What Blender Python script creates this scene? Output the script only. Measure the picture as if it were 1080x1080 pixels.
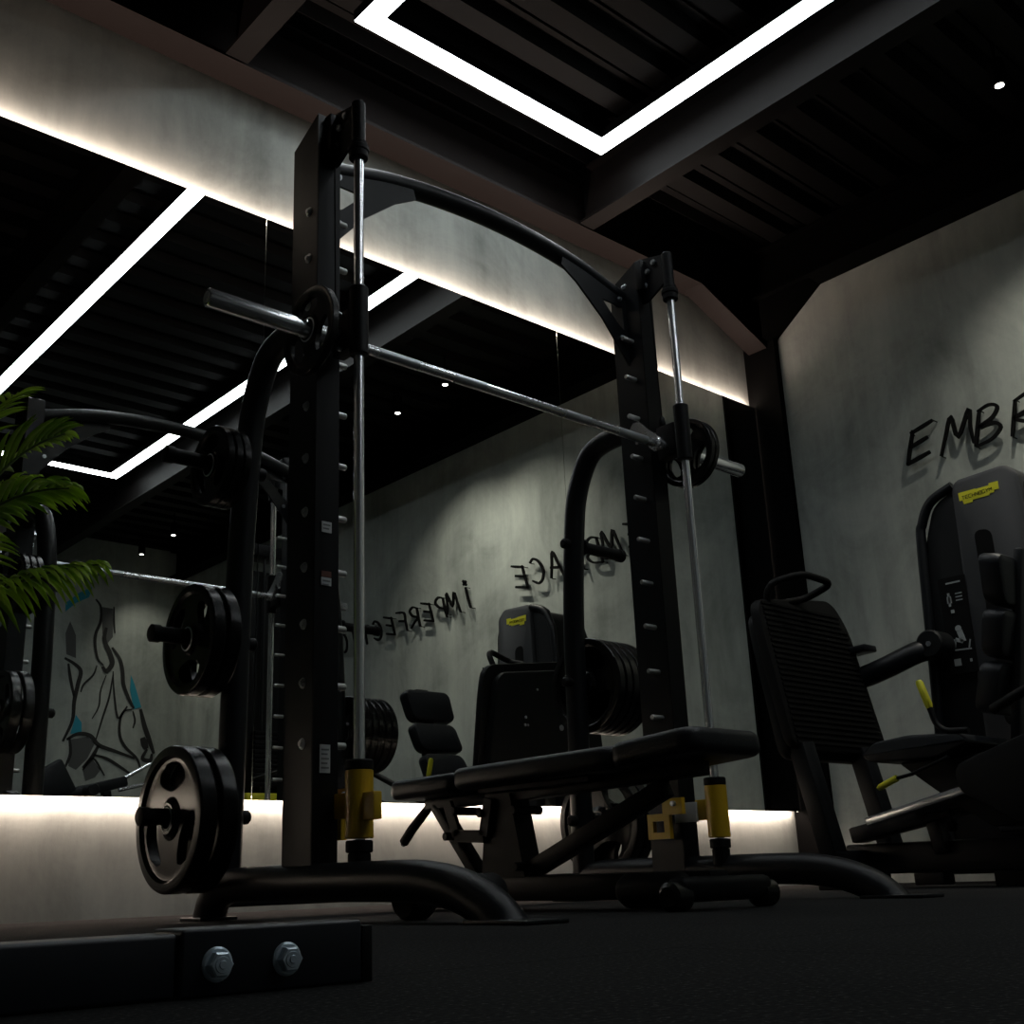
import bpy, bmesh, math, random
from mathutils import Vector, Matrix
R = math.radians
PI = math.pi
for o in list(bpy.data.objects):
    bpy.data.objects.remove(o, do_unlink=True)
SC = bpy.context.scene
COL = SC.collection

# ------------------------------------------------------------------ camera
cd = bpy.data.cameras.new('camera')
cam = bpy.data.objects.new('camera', cd)
COL.objects.link(cam)
yaw, pit, rol = R(40.809), R(17.052), R(-1.880)
fw = Vector((math.sin(yaw)*math.cos(pit), math.cos(yaw)*math.cos(pit), math.sin(pit)))
rt = fw.cross(Vector((0, 0, 1))).normalized()
up = rt.cross(fw)
r2 = rt*math.cos(rol) + up*math.sin(rol)
u2 = -rt*math.sin(rol) + up*math.cos(rol)
m = Matrix((r2, u2, -fw)).transposed().to_4x4()
m.translation = Vector((0, 0, 0.084))
cam.matrix_world = m
cd.sensor_width = 36
cd.lens = 36*1189.70/1080
cd.shift_x = (540-501.44)/1080
cd.shift_y = (561.86-540)/1080
cd.clip_start = 0.02
SC.camera = cam

# ------------------------------------------------------------------ world, exposure
w = bpy.data.worlds.new('world'); SC.world = w
w.use_nodes = True
w.node_tree.nodes['Background'].inputs[0].default_value = (0.55, 0.62, 0.7, 1)
w.node_tree.nodes['Background'].inputs[1].default_value = 0.0
SC.view_settings.view_transform = 'Standard'
SC.view_settings.look = 'None'
SC.view_settings.gamma = 1
SC.view_settings.use_curve_mapping = False
SC.view_settings.exposure = 0.0
LED_STRENGTH = 11.5
COVE_POWER = 4.6      # watts per metre of cove tape
SPOT_POWER = 72.0

# ------------------------------------------------------------------ materials
def new_mat(name):
    m = bpy.data.materials.new(name); m.use_nodes = True
    nt = m.node_tree
    return m, nt, nt.nodes['Principled BSDF']
def simple(name, col, rough=0.5, metal=0.0, spec=0.5, bump=0.0, bscale=400, var=0.0, coat=0):
    m, nt, b = new_mat(name)
    b.inputs['Base Color'].default_value = (*col, 1)
    b.inputs['Roughness'].default_value = rough
    b.inputs['Metallic'].default_value = metal
    b.inputs['Specular IOR Level'].default_value = spec
    if coat: b.inputs['Coat Weight'].default_value = coat
    if bump or var:
        tc = nt.nodes.new('ShaderNodeTexCoord')
        n = nt.nodes.new('ShaderNodeTexNoise'); n.inputs['Scale'].default_value = bscale
        n.inputs['Detail'].default_value = 4
        nt.links.new(tc.outputs['Object'], n.inputs['Vector'])
        if bump:
            bp = nt.nodes.new('ShaderNodeBump'); bp.inputs['Strength'].default_value = bump
            bp.inputs['Distance'].default_value = 0.002
            nt.links.new(n.outputs['Fac'], bp.inputs['Height']); nt.links.new(bp.outputs['Normal'], b.inputs['Normal'])
        if var:
            mr = nt.nodes.new('ShaderNodeMapRange')
            mr.inputs['To Min'].default_value = rough-var; mr.inputs['To Max'].default_value = rough+var
            nt.links.new(n.outputs['Fac'], mr.inputs['Value']); nt.links.new(mr.outputs['Result'], b.inputs['Roughness'])
    return m
def emis(name, col, s):
    m, nt, b = new_mat(name)
    b.inputs['Base Color'].default_value = (0.8, 0.8, 0.8, 1)
    b.inputs['Emission Color'].default_value = (*col, 1)
    b.inputs['Emission Strength'].default_value = s
    return m
def ramp(nt, src, stops):
    r = nt.nodes.new('ShaderNodeValToRGB'); e = r.color_ramp.elements
    while len(e) < len(stops): e.new(0.5)
    for k, (p, c) in enumerate(stops): e[k].position = p; e[k].color = (*c, 1)
    nt.links.new(src, r.inputs['Fac']); return r
def concrete():
    m, nt, b = new_mat('polished_concrete_plaster')
    tc = nt.nodes.new('ShaderNodeTexCoord')
    def noise(sc, scale, det, dist=0.0):
        mp = nt.nodes.new('ShaderNodeMapping'); mp.inputs['Scale'].default_value = sc
        nt.links.new(tc.outputs['Object'], mp.inputs['Vector'])
        n = nt.nodes.new('ShaderNodeTexNoise'); n.inputs['Scale'].default_value = scale
        n.inputs['Detail'].default_value = det; n.inputs['Roughness'].default_value = 0.65
        n.inputs['Distortion'].default_value = dist
        nt.links.new(mp.outputs['Vector'], n.inputs['Vector']); return n
    a = noise((1, 1, 1), 1.6, 9, 1.2)
    s = noise((3.0, 3.0, 0.35), 1.7, 5)
    f = noise((1, 1, 1), 22, 6, 0.5)
    m1 = nt.nodes.new('ShaderNodeMix'); m1.data_type = 'FLOAT'; m1.inputs[0].default_value = 0.45
    nt.links.new(a.outputs['Fac'], m1.inputs[2]); nt.links.new(s.outputs['Fac'], m1.inputs[3])
    m2 = nt.nodes.new('ShaderNodeMix'); m2.data_type = 'FLOAT'; m2.inputs[0].default_value = 0.10
    nt.links.new(m1.outputs[0], m2.inputs[2]); nt.links.new(f.outputs['Fac'], m2.inputs[3])
    r = ramp(nt, m2.outputs[0], [(0.33, (0.185, 0.203, 0.188)), (0.5, (0.325, 0.352, 0.328)), (0.67, (0.44, 0.465, 0.43))])
    nt.links.new(r.outputs['Color'], b.inputs['Base Color'])
    b.inputs['Roughness'].default_value = 0.75
    b.inputs['Specular IOR Level'].default_value = 0.3
    bp = nt.nodes.new('ShaderNodeBump'); bp.inputs['Strength'].default_value = 0.25; bp.inputs['Distance'].default_value = 0.01
    nt.links.new(m2.outputs[0], bp.inputs['Height']); nt.links.new(bp.outputs['Normal'], b.inputs['Normal'])
    return m
def rubber_floor():
    m, nt, b = new_mat('rubber_floor')
    tc = nt.nodes.new('ShaderNodeTexCoord')
    n = nt.nodes.new('ShaderNodeTexNoise'); n.inputs['Scale'].default_value = 190; n.inputs['Detail'].default_value = 3
    nt.links.new(tc.outputs['Object'], n.inputs['Vector'])
    n2 = nt.nodes.new('ShaderNodeTexNoise'); n2.inputs['Scale'].default_value = 3; n2.inputs['Detail'].default_value = 5
    nt.links.new(tc.outputs['Object'], n2.inputs['Vector'])
    r = ramp(nt, n.outputs['Fac'], [(0.35, (0.012, 0.012, 0.0125)), (0.6, (0.024, 0.024, 0.0235)), (0.72, (0.09, 0.09, 0.085))])
    # seams between one metre tiles
    mp = nt.nodes.new('ShaderNodeMapping'); mp.inputs['Rotation'].default_value = (0, 0, 0)
    mp.inputs['Location'].default_value = (0.42, 0.08, 0)
    nt.links.new(tc.outputs['Object'], mp.inputs['Vector'])
    br = nt.nodes.new('ShaderNodeTexBrick'); br.inputs['Scale'].default_value = 1.0; br.offset = 0.5
    br.inputs['Brick Width'].default_value = 1.0; br.inputs['Row Height'].default_value = 1.0
    br.inputs['Mortar Size'].default_value = 0.0022; br.inputs['Mortar Smooth'].default_value = 0.2
    br.inputs['Color1'].default_value = (1, 1, 1, 1); br.inputs['Color2'].default_value = (0.9, 0.9, 0.9, 1); br.inputs['Mortar'].default_value = (0.25, 0.25, 0.25, 1)
    nt.links.new(mp.outputs['Vector'], br.inputs['Vector'])
    mx = nt.nodes.new('ShaderNodeMix'); mx.data_type = 'RGBA'; mx.blend_type = 'MULTIPLY'; mx.inputs[0].default_value = 1
    nt.links.new(r.outputs['Color'], mx.inputs[6]); nt.links.new(br.outputs['Color'], mx.inputs[7])
    nt.links.new(mx.outputs[2], b.inputs['Base Color'])
    mr = nt.nodes.new('ShaderNodeMapRange'); mr.inputs['To Min'].default_value = 0.8; mr.inputs['To Max'].default_value = 0.95
    nt.links.new(n2.outputs['Fac'], mr.inputs['Value']); nt.links.new(mr.outputs['Result'], b.inputs['Roughness'])
    b.inputs['Specular IOR Level'].default_value = 0.04
    bp = nt.nodes.new('ShaderNodeBump'); bp.inputs['Strength'].default_value = 0.35; bp.inputs['Distance'].default_value = 0.002
    nt.links.new(n.outputs['Fac'], bp.inputs['Height']); nt.links.new(bp.outputs['Normal'], b.inputs['Normal'])
    return m
def leaf_mat():
    m, nt, b = new_mat('palm_leaf')
    tc = nt.nodes.new('ShaderNodeTexCoord')
    n = nt.nodes.new('ShaderNodeTexNoise'); n.inputs['Scale'].default_value = 9
    nt.links.new(tc.outputs['Object'], n.inputs['Vector'])
    r = ramp(nt, n.outputs['Fac'], [(0.35, (0.25, 0.42, 0.02)), (0.65, (0.52, 0.70, 0.07))])
    nt.links.new(r.outputs['Color'], b.inputs['Base Color'])
    b.inputs['Roughness'].default_value = 0.4
    tr = nt.nodes.new('ShaderNodeBsdfTranslucent'); nt.links.new(r.outputs['Color'], tr.inputs['Color'])
    ms = nt.nodes.new('ShaderNodeMixShader'); ms.inputs[0].default_value = 0.5
    nt.links.new(b.outputs[0], ms.inputs[1]); nt.links.new(tr.outputs[0], ms.inputs[2])
    nt.links.new(ms.outputs[0], nt.nodes['Material Output'].inputs['Surface'])
    return m
def plate_mat():
    m = simple('moulded_rubber_plate', (0.006, 0.006, 0.006), 0.27, spec=0.36)
    return m
M = dict(
    concrete=concrete(), floor=rubber_floor(),
    black=simple('black_powder_coat', (0.004, 0.0042, 0.005), 0.45, spec=0.15, bump=0.15, bscale=900),
    frame=simple('charcoal_powder_coat', (0.0065, 0.0075, 0.009), 0.38, spec=0.25, bump=0.12, bscale=900),
    blue=simple('blue_black_paint', (0.008, 0.010, 0.017), 0.45, spec=0.5),
    plastic=simple('black_plastic', (0.006, 0.0065, 0.007), 0.5, spec=0.15, bump=0.3, bscale=700),
    shell=simple('graphite_shell', (0.026, 0.027, 0.029), 0.5, bump=0.3, bscale=700),
    vinyl=simple('black_vinyl', (0.009, 0.0105, 0.013), 0.40, spec=0.35, bump=0.4, bscale=300),
    rubber=simple('black_rubber', (0.004, 0.004, 0.004), 0.6, spec=0.15, bump=0.3, bscale=500),
    plate=plate_mat(),
    chrome=simple('chrome', (0.92, 0.94, 0.97), 0.24, 0.88),
    steel=simple('brushed_steel', (0.5, 0.53, 0.56), 0.34, 0.85),
    zinc=simple('zinc_plated_steel', (0.70, 0.82, 0.92), 0.30, 0.35, bump=0.05, bscale=150),
    peg=simple('bare_peg_steel', (0.55, 0.56, 0.55), 0.4, 0.8),
    yellow=simple('yellow_paint', (0.62, 0.38, 0.012), 0.4, bump=0.1, bscale=300),
    lime=simple('lime_yellow_plastic', (0.62, 0.60, 0.03), 0.4),
    badge=simple('badge_yellow', (0.75, 0.70, 0.02), 0.4),
    ink=simple('black_ink', (0.003, 0.003, 0.003), 0.7, spec=0.1),
    label=simple('label_white', (0.5, 0.52, 0.52), 0.5),
    labelred=simple('label_brown_red', (0.12, 0.035, 0.02), 0.5),
    labelgrey=simple('label_grey_print', (0.16, 0.17, 0.17), 0.5),
    icon=simple('printed_icon', (0.28, 0.30, 0.30), 0.5),
    deck=simple('dark_steel_deck', (0.0025, 0.0023, 0.0023), 0.55, spec=0.1, bump=0.1, bscale=90),
    beam=simple('brown_black_beam_paint', (0.011, 0.0082, 0.0075), 0.55, spec=0.10, bump=0.1, bscale=60),
    crossbeam=simple('shade_darkened_beam_paint', (0.0050, 0.0042, 0.0040), 0.55, spec=0.08),  # beam colour with shade put in, keeps webs beside the LED strips black
    column=simple('black_column_paint', (0.0015, 0.0015, 0.0015), 0.6, spec=0.05),
    letter=simple('black_letter_metal', (0.002, 0.002, 0.002), 0.6, spec=0.1),
    tape=emis('warm_led_tape', (1.0, 0.84, 0.70), 6.0),
    led=emis('white_led_diffuser', (0.90, 0.97, 1.0), LED_STRENGTH),
    lens=emis('downlight_lens', (1.0, 0.97, 0.9), 12.0),
    leaf=leaf_mat(), stem=simple('palm_stem', (0.10, 0.14, 0.03), 0.5),
    pot=simple('dark_clay_pot', (0.05, 0.045, 0.04), 0.7, bump=0.3, bscale=80),
    soil=simple('potting_soil', (0.02, 0.014, 0.01), 0.9, bump=0.8, bscale=60),
    muralk=simple('mural_black_paint', (0.012, 0.012, 0.012), 0.8),
    muralg=simple('mural_grey_paint', (0.075, 0.078, 0.078), 0.85),
    muralb=simple('mural_blue_paint', (0.02, 0.26, 0.36), 0.8),
)
mm, nt, b = new_mat('mirror_silver')
b.inputs['Base Color'].default_value = (0.86, 0.88, 0.86, 1); b.inputs['Metallic'].default_value = 1; b.inputs['Roughness'].default_value = 0.0
M['mirror'] = mm
M['edge'] = simple('polished_glass_edge', (0.55, 0.62, 0.6), 0.2)

# ------------------------------------------------------------------ mesh builder
class MB:
    def __init__(s): s.bm = bmesh.new()
    def _add(s, verts, faces):
        vs = [s.bm.verts.new(v) for v in verts]
        for f in faces:
            try: s.bm.faces.new([vs[i] for i in f])
            except ValueError: pass
        return vs
    def box(s, x0, x1, y0, y1, z0, z1, bev=0, seg=2):
        vs = s._add([(x, y, z) for x in (x0, x1) for y in (y0, y1) for z in (z0, z1)],
                    [(0, 1, 3, 2), (4, 6, 7, 5), (0, 4, 5, 1), (2, 3, 7, 6), (0, 2, 6, 4), (1, 5, 7, 3)])
        if bev:
            es = {e for v in vs for e in v.link_edges}
            bmesh.ops.bevel(s.bm, geom=list(es), offset=bev, segments=seg, profile=0.5, affect='EDGES')
        return s
    def beam(s, p, q, wx, wy, up=(0, 0, 1), bev=0, seg=2, ext=0):
        """box along p->q; wx = width across, wy = height in the direction nearest 'up'"""
        p = Vector(p); q = Vector(q); d = (q-p).normalized(); p = p-d*ext; q = q+d*ext
        u = Vector(up); r = d.cross(u).normalized(); u = r.cross(d)
        vs = s._add([e + r*a*wx/2 + u*c*wy/2 for e in (p, q) for a in (-1, 1) for c in (-1, 1)],
                    [(0, 1, 3, 2), (4, 6, 7, 5), (0, 4, 5, 1), (2, 3, 7, 6), (0, 2, 6, 4), (1, 5, 7, 3)])
        if bev:
            es = {e for v in vs for e in v.link_edges}
            bmesh.ops.bevel(s.bm, geom=list(es), offset=bev, segments=seg, profile=0.5, affect='EDGES')
        return s
    def tube(s, pts, r, n=16, cap=True, sx=1.0, round_end=False):
        pts = [Vector(p) for p in pts]
        rs = list(r) if isinstance(r, (list, tuple)) else [r]*len(pts)
        if round_end:
            for side in (0, 1):
                a, bq = (pts[0], pts[1]) if side == 0 else (pts[-1], pts[-2])
                rr = rs[0] if side == 0 else rs[-1]
                d = (a-bq).normalized()
                ex = [(a + d*rr*math.sin(t), rr*math.cos(t)) for t in (PI*.12, PI*.25, PI*.38, PI*.47)]
                if side == 0:
                    pts = [e[0] for e in reversed(ex)] + pts; rs = [e[1] for e in reversed(ex)] + rs
                else:
                    pts = pts + [e[0] for e in ex]; rs = rs + [e[1] for e in ex]
        T = []
        for i in range(len(pts)):
            a = pts[max(0, i-1)]; c = pts[min(len(pts)-1, i+1)]; T.append((c-a).normalized())
        ref = Vector((0, 0, 1)) if abs(T[0].z) < .9 else Vector((1, 0, 0))
        u = T[0].cross(ref).normalized()
        rings = []
        for i, p in enumerate(pts):
            u = (u - T[i]*u.dot(T[i])).normalized(); v = T[i].cross(u)
            rings.append([s.bm.verts.new(p + u*math.cos(2*PI*k/n)*rs[i]*sx + v*math.sin(2*PI*k/n)*rs[i]) for k in range(n)])
        for a, c in zip(rings, rings[1:]):
            for k in range(n): s.bm.faces.new((a[k], a[(k+1) % n], c[(k+1) % n], c[k]))
        if cap:
            s.bm.faces.new(rings[0][::-1]); s.bm.faces.new(rings[-1])
        return s
    def cyl(s, p, q, r, n=20, bev=0):
        p = Vector(p); q = Vector(q); d = (q-p).normalized()
        if bev: return s.tube([p, p+d*bev, q-d*bev, q], [r-bev, r, r, r-bev], n)
        return s.tube([p, q], r, n)
    def prism(s, pts, off):
        """extrude a closed polygon (3-D points) by the vector off"""
        off = Vector(off); n = len(pts)
        vs = s._add([Vector(p) for p in pts] + [Vector(p)+off for p in pts],
                    [tuple(range(n))[::-1], tuple(range(n, 2*n))] + [(i, (i+1) % n, n+(i+1) % n, n+i) for i in range(n)])
        return s
    def bevel_all(s, off, seg=2, ang=30):
        es = [e for e in s.bm.edges if len(e.link_faces) == 2 and e.calc_face_angle(0) > R(ang)]
        bmesh.ops.bevel(s.bm, geom=es, offset=off, segments=seg, profile=0.5, affect='EDGES')
        return s
    def build(s, name, mat, parent=None, sharp=35, mats=None):
        me = bpy.data.meshes.new(name)
        bmesh.ops.recalc_face_normals(s.bm, faces=s.bm.faces[:])
        off = Vector((0, 0, 0))
        if parent is not None:
            q = parent
            while q is not None: off += q.location; q = q.parent
            for v in s.bm.verts: v.co -= off
        s.bm.to_mesh(me); s.bm.free()
        for p in me.polygons: p.use_smooth = True
        me.set_sharp_from_angle(angle=R(sharp))
        me.materials.append(M[mat])
        o = bpy.data.objects.new(name, me); COL.objects.link(o)
        if parent is not None: o.parent = parent
        return o
def tag(o, label=None, cat=None, group=None, kind=None):
    if label: o['label'] = label
    if cat: o['category'] = cat
    if group: o['group'] = group
    if kind: o['kind'] = kind
    return o
def thing(name, label, cat, loc=(0, 0, 0), group=None):
    o = bpy.data.objects.new(name, None); COL.objects.link(o)
    o.location = loc; o.empty_display_size = 0.1
    return tag(o, label, cat, group)
def struct(mb, name, mat): return tag(mb.build(name, mat), kind='structure')
def smooth_path(pts, n=8):
    """Catmull-Rom through the points"""
    P = [Vector(p) for p in pts]; P = [P[0]*2-P[1]] + P + [P[-1]*2-P[-2]]
    out = []
    for i in range(1, len(P)-2):
        for k in range(n):
            t = k/n
            a, b_, c, d = P[i-1], P[i], P[i+1], P[i+2]
            out.append(0.5*((2*b_) + (c-a)*t + (2*a-5*b_+4*c-d)*t*t + (3*b_-a-3*c+d)*t**3))
    out.append(P[-2]); return out
def fillet(pts, r, n=6):
    P = [Vector(p) for p in pts]; out = [P[0]]
    for i in range(1, len(P)-1):
        a = (P[i-1]-P[i]); c = (P[i+1]-P[i]); rr = min(r, a.length*.49, c.length*.49)
        p0 = P[i]+a.normalized()*rr; p2 = P[i]+c.normalized()*rr
        for k in range(n+1):
            t = k/n; out.append(p0*(1-t)**2 + P[i]*2*t*(1-t) + p2*t*t)
    out.append(P[-1]); return out

# ================================================================== THE SETTING
XL, XR, YM, YW, YC = -3.2, 5.345, 3.6, 3.64, -3.9
struct(MB().box(XL-.2, XR+.2, YC-.2, YW+.2, -0.15, 0), 'floor', 'floor')
struct(MB().box(XL-.2, XR+.2, YW, YW+.2, 0, 3.9), 'wall_back', 'concrete')
struct(MB().box(XR, XR+.2, YC-.2, YW, 0, 3.9), 'wall_right', 'concrete')
struct(MB().box(XL-.2, XR, YC-.2, YC, 0, 3.9), 'wall_front', 'concrete')
struct(MB().box(XL-.2, XL, YC, YW, 0, 3.9), 'wall_left', 'concrete')
# the fascia above the mirror is flush with the mirror face
# profiled steel deck of the ceiling, ribs along x
ZD = 3.60
mb = MB(); prof = []
y = YC
per = 0.235
while y < YW+.1:
    prof += [(y, ZD), (y+.105, ZD), (y+.125, ZD+.055), (y+.150, ZD+.055), (y+.155, ZD+.045), (y+.170, ZD+.045), (y+.175, ZD+.055), (y+.205, ZD+.055)]
    y += per
vs0 = [mb.bm.verts.new((XL-.1, a, z)) for a, z in prof]; vs1 = [mb.bm.verts.new((XR+.1, a, z)) for a, z in prof]
for i in range(len(prof)-1): mb.bm.faces.new((vs0[i], vs0[i+1], vs1[i+1], vs1[i]))
t0 = [mb.bm.verts.new((x, a, ZD+.12)) for x, a in ((XL-.1, prof[0][0]), (XR+.1, prof[0][0]), (XR+.1, prof[-1][0]), (XL-.1, prof[-1][0]))]
mb.bm.faces.new(t0)
struct(mb, 'ceiling', 'deck')
# steel frame: i-beam along the mirror wall, cross beams, beam along right wall
def ibeam(mb, p, q, wdt, h, tf=.016, tw=.012, axis='x'):
    # p,q at the centre of the lower flange underside
    p = Vector(p); q = Vector(q)
    if axis == 'x':
        mb.box(p.x, q.x, p.y-wdt/2, p.y+wdt/2, p.z, p.z+tf); mb.box(p.x, q.x, p.y-tw/2, p.y+tw/2, p.z+tf, p.z+h-tf); mb.box(p.x, q.x, p.y-wdt/2, p.y+wdt/2, p.z+h-tf, p.z+h)
    else:
        mb.box(p.x-wdt/2, p.x+wdt/2, p.y, q.y, p.z, p.z+tf); mb.box(p.x-tw/2, p.x+tw/2, p.y, q.y, p.z+tf, p.z+h-tf); mb.box(p.x-wdt/2, p.x+wdt/2, p.y, q.y, p.z+h-tf, p.z+h)
mb = MB(); ibeam(mb, (XL, 3.545, 3.285), (XR, 3.545, 3.285), .15, .31); struct(mb, 'trim_1', 'beam')
n = 2
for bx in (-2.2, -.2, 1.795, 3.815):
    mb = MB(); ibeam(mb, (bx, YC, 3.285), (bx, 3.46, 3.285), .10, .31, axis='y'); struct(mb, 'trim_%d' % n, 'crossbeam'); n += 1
mb = MB(); ibeam(mb, (5.265, YC, 3.30), (5.265, 3.46, 3.30), .16, .30, axis='y'); struct(mb, 'trim_%d' % n, 'column'); n += 1
# corner column with haunches
mb = MB()
mb.box(5.338, 5.50, 3.40, 3.64, 0, 3.6)
mb.box(5.30, 5.345, 3.40, 3.415, 0, 3.3)
mb.prism([(4.80, 3.60, 3.30), (5.345, 3.60, 3.30), (5.345, 3.60, 3.06)], (0, -.13, 0))
mb.prism([(5.345, 3.06, 3.31), (5.345, 3.42, 3.31), (5.345, 3.42, 3.06)], (-.12, 0, 0))
struct(mb, 'trim_%d' % n, 'column'); n += 1
mb = MB()   # thin edge angle of the haunch on the mirror wall
mb.beam((4.76, 3.535, 3.29), (5.335, 3.535, 3.055), .13, .012)
struct(mb, 'trim_%d' % n, 'beam'); n += 1

# upper fascia in front of the wall so its face stands level with the cove
# ------------------------------------------------------------------ mirror panels
ZB, ZT = 0.373, 2.706
seams = [-2.95, -1.29, 0.37, 2.03, 3.69, 5.336]
lab = ['far left tall wall mirror panel behind the potted palm', 'tall wall mirror panel left of the palm fronds', 'tall wall mirror panel behind the palm and the stacked plates at left',
       'tall wall mirror panel between the two seams, behind the barbell', 'tall wall mirror panel beside the dark corner column']
for i in range(5):
    a, b_ = seams[i]+.0015, seams[i+1]-.0015
    mb = MB(); mb.box(a, b_, YM, YM+.006, ZB, ZT)
    o = mb.build('wall_mirror', 'mirror'); tag(o, lab[i], 'mirror', 'mirror panels')
    mb = MB(); mb.box(a+.06, b_-.06, YM+.0065, YW, ZB+.10, ZT-.10)
    k = mb.build('backing_board', 'column', o)
    # led tape on the backing, lights the wall around the mirror
def cove(name, label, p, q, nrm, length_axis):
    p = Vector(p); q = Vector(q)
    mb = MB()
    if length_axis == 'x': mb.box(p.x, q.x, YM+.012, YM+.020, p.z-.003, p.z+.003)
    else: mb.box(p.x-.003, p.x+.003, YM+.012, YM+.020, p.z, q.z)
    o = mb.build(name, 'tape'); tag(o, label, 'light strip')
    return o
def area(parent, name, loc, sx, sy, rot, power, col):
    l = bpy.data.lights.new(name, 'AREA'); l.shape = 'RECTANGLE'; l.size = sx; l.size_y = sy; l.energy = power; l.color = col
    o = bpy.data.objects.new(name, l); COL.objects.link(o); o.location = loc; o.rotation_euler = rot
    if parent is not None: o.parent = parent
    return o
warm = (1.0, 0.77, 0.65)
c1 = cove('led_tape', 'warm cove light strip glowing along the top edge of the mirror', (-2.9, 0, ZT-.012), (5.33, 0, ZT-.012), 1, 'x')
area(c1, 'cove_light', (1.2, YM+.022, ZT-.004), 8.2, .018, (R(180-12), 0, 0), COVE_POWER*8.2, warm)
c2 = cove('led_tape', 'warm cove light strip glowing along the bottom edge of the mirror', (-2.9, 0, ZB+.012), (5.33, 0, ZB+.012), -1, 'x')
area(c2, 'cove_light', (1.2, YM+.022, ZB+.004), 8.2, .018, (R(12), 0, 0), COVE_POWER*8.2*.9, warm)
c3 = cove('led_tape', 'thin warm light strip down the right edge of the mirror by the column', (5.332, 0, ZB), (5.332, 0, ZT), 1, 'z')

# ------------------------------------------------------------------ hanging light frame
LZ = 3.50
lx0, lx1, ly1, ly0, lw = 2.235, 3.620, 3.150, -1.74, .090
t = thing('light_frame', 'large rectangular white light frame hung under the dark ceiling deck', 'ceiling light', (2.93, .7, LZ))
def strip(x0, x1, y0, y1):
    mb = MB(); mb.box(x0, x1, y0, y1, LZ, LZ+.006); mb.build('diffuser', 'led', t)
    mb = MB(); mb.box(x0-.003, x1+.003, y0-.003, y1+.003, LZ+.0065, LZ+.055); mb.build('housing', 'column', t)
h = lw/2
strip(lx0-h, lx1+h, ly1-h, ly1+h); strip(lx0-h, lx1+h, ly0-h, ly0+h)
strip(lx0-h, lx0+h, ly0+h+.004, ly1-h-.004); strip(lx1-h, lx1+h, ly0+h+.004, ly1-h-.004)
for (a, c) in ((lx0, ly1-.4), (lx1, ly1-.4), (lx0, ly0+.4), (lx1, ly0+.4)):
    MB().cyl((a, c, LZ+.055), (a, c, ZD+.03), .003, 8).build('hanger_rod', 'steel', t)

# ------------------------------------------------------------------ downlights
dl = [(4.57, 1.637, 'lit black ceiling spotlight nearest the mirror wall'), (4.60, 1.041, 'lit black ceiling spotlight, second from the mirror wall'),
      (4.626, -2.657, 'lit black ceiling spotlight seen in the mirror, second from the mural wall'), (4.66, -3.45, 'lit black ceiling spotlight seen in the mirror nearest the mural wall')]
for (x, y, lb) in dl:
    t = thing('downlight', lb, 'spotlight', (x, y, 3.38), 'ceiling spotlights')
    MB().tube([(x, y, 3.375), (x, y, 3.38), (x, y, 3.50)], [.034, .036, .036], 20).build('housing', 'column', t)
    MB().cyl((x, y, 3.50), (x, y, 3.605), .008, 8).build('stem', 'column', t)
    MB().cyl((x, y, 3.3735), (x, y, 3.3752), .019, 20).build('lens', 'lens', t)
    l = bpy.data.lights.new('spot_beam', 'SPOT'); l.energy = SPOT_POWER*(.4 if y < 0 else 1.0); l.spot_size = R(100); l.spot_blend = 0.9; l.color = (1.0, 0.95, 0.82); l.shadow_soft_size = .02
    o = bpy.data.objects.new('spot_beam', l); COL.objects.link(o); o.parent = t; o.location = (0, 0, -.012)
    o.rotation_euler = (0, R(-16), 0)

# ------------------------------------------------------------------ wall lettering EMBRACE IMPERFECTION
GL = {
 'E': [[(.98, 1.0), (.5, .93), (.06, .88)], [(.16, .95), (.07, .45), (.0, 0)], [(.05, .48), (.80, .58)], [(-.04, .03), (.92, .13)]],
 'M': [[(0, 0), (.12, .5), (.26, 1.0), (.50, .35), (.80, 1.02), (.86, .5), (.98, .02)]],
 'B': [[(.10, .95), (.05, .5), (0, 0)], [(.02, .94), (.45, 1.0), (.78, .86), (.62, .62), (.10, .48), (.66, .46), (.94, .26), (.62, .04), (0, 0)]],
 'R': [[(.08, .95), (.05, .5), (0, 0)], [(.02, .92), (.5, 1.0), (.85, .82), (.6, .56), (.08, .46), (.5, .25), (.95, -.04)]],
 'A': [[(0, 0), (.25, .5), (.52, 1.0), (.72, .5), (.95, -.02)], [(.12, .34), (.86, .40)]],
 'C': [[(.92, .86), (.62, 1.0), (.25, .86), (.03, .5), (.18, .14), (.55, 0), (.94, .14)]],
 'I': [[(.55, 1.0), (.50, .5), (.40, 0)], [(.40, 1.30), (.72, 1.12)], [(.70, 1.34), (.44, 1.10)]],
 'i': [[(.55, 1.0), (.50, .5), (.40, 0)]],
 'P': [[(.10, .95), (.06, .5), (0, 0)], [(.02, .92), (.55, 1.0), (.90, .78), (.60, .52), (.08, .42)]],
 'F': [[(.95, .98), (.10, .92), (.06, .45), (.0, 0)], [(.05, .50), (.75, .54)]],
 'T': [[(0, .96), (1.0, 1.0)], [(.52, .98), (.50, .5), (.44, 0)]],
 'O': [[(.50, 1.0), (.15, .84), (.02, .48), (.20, .10), (.55, 0), (.88, .20), (.97, .58), (.78, .92), (.50, 1.0)]],
 'N': [[(0, 0), (.06, .5), (.10, 1.0), (.45, .5), (.86, 0), (.90, .5), (.96, 1.04)]],
}
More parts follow.
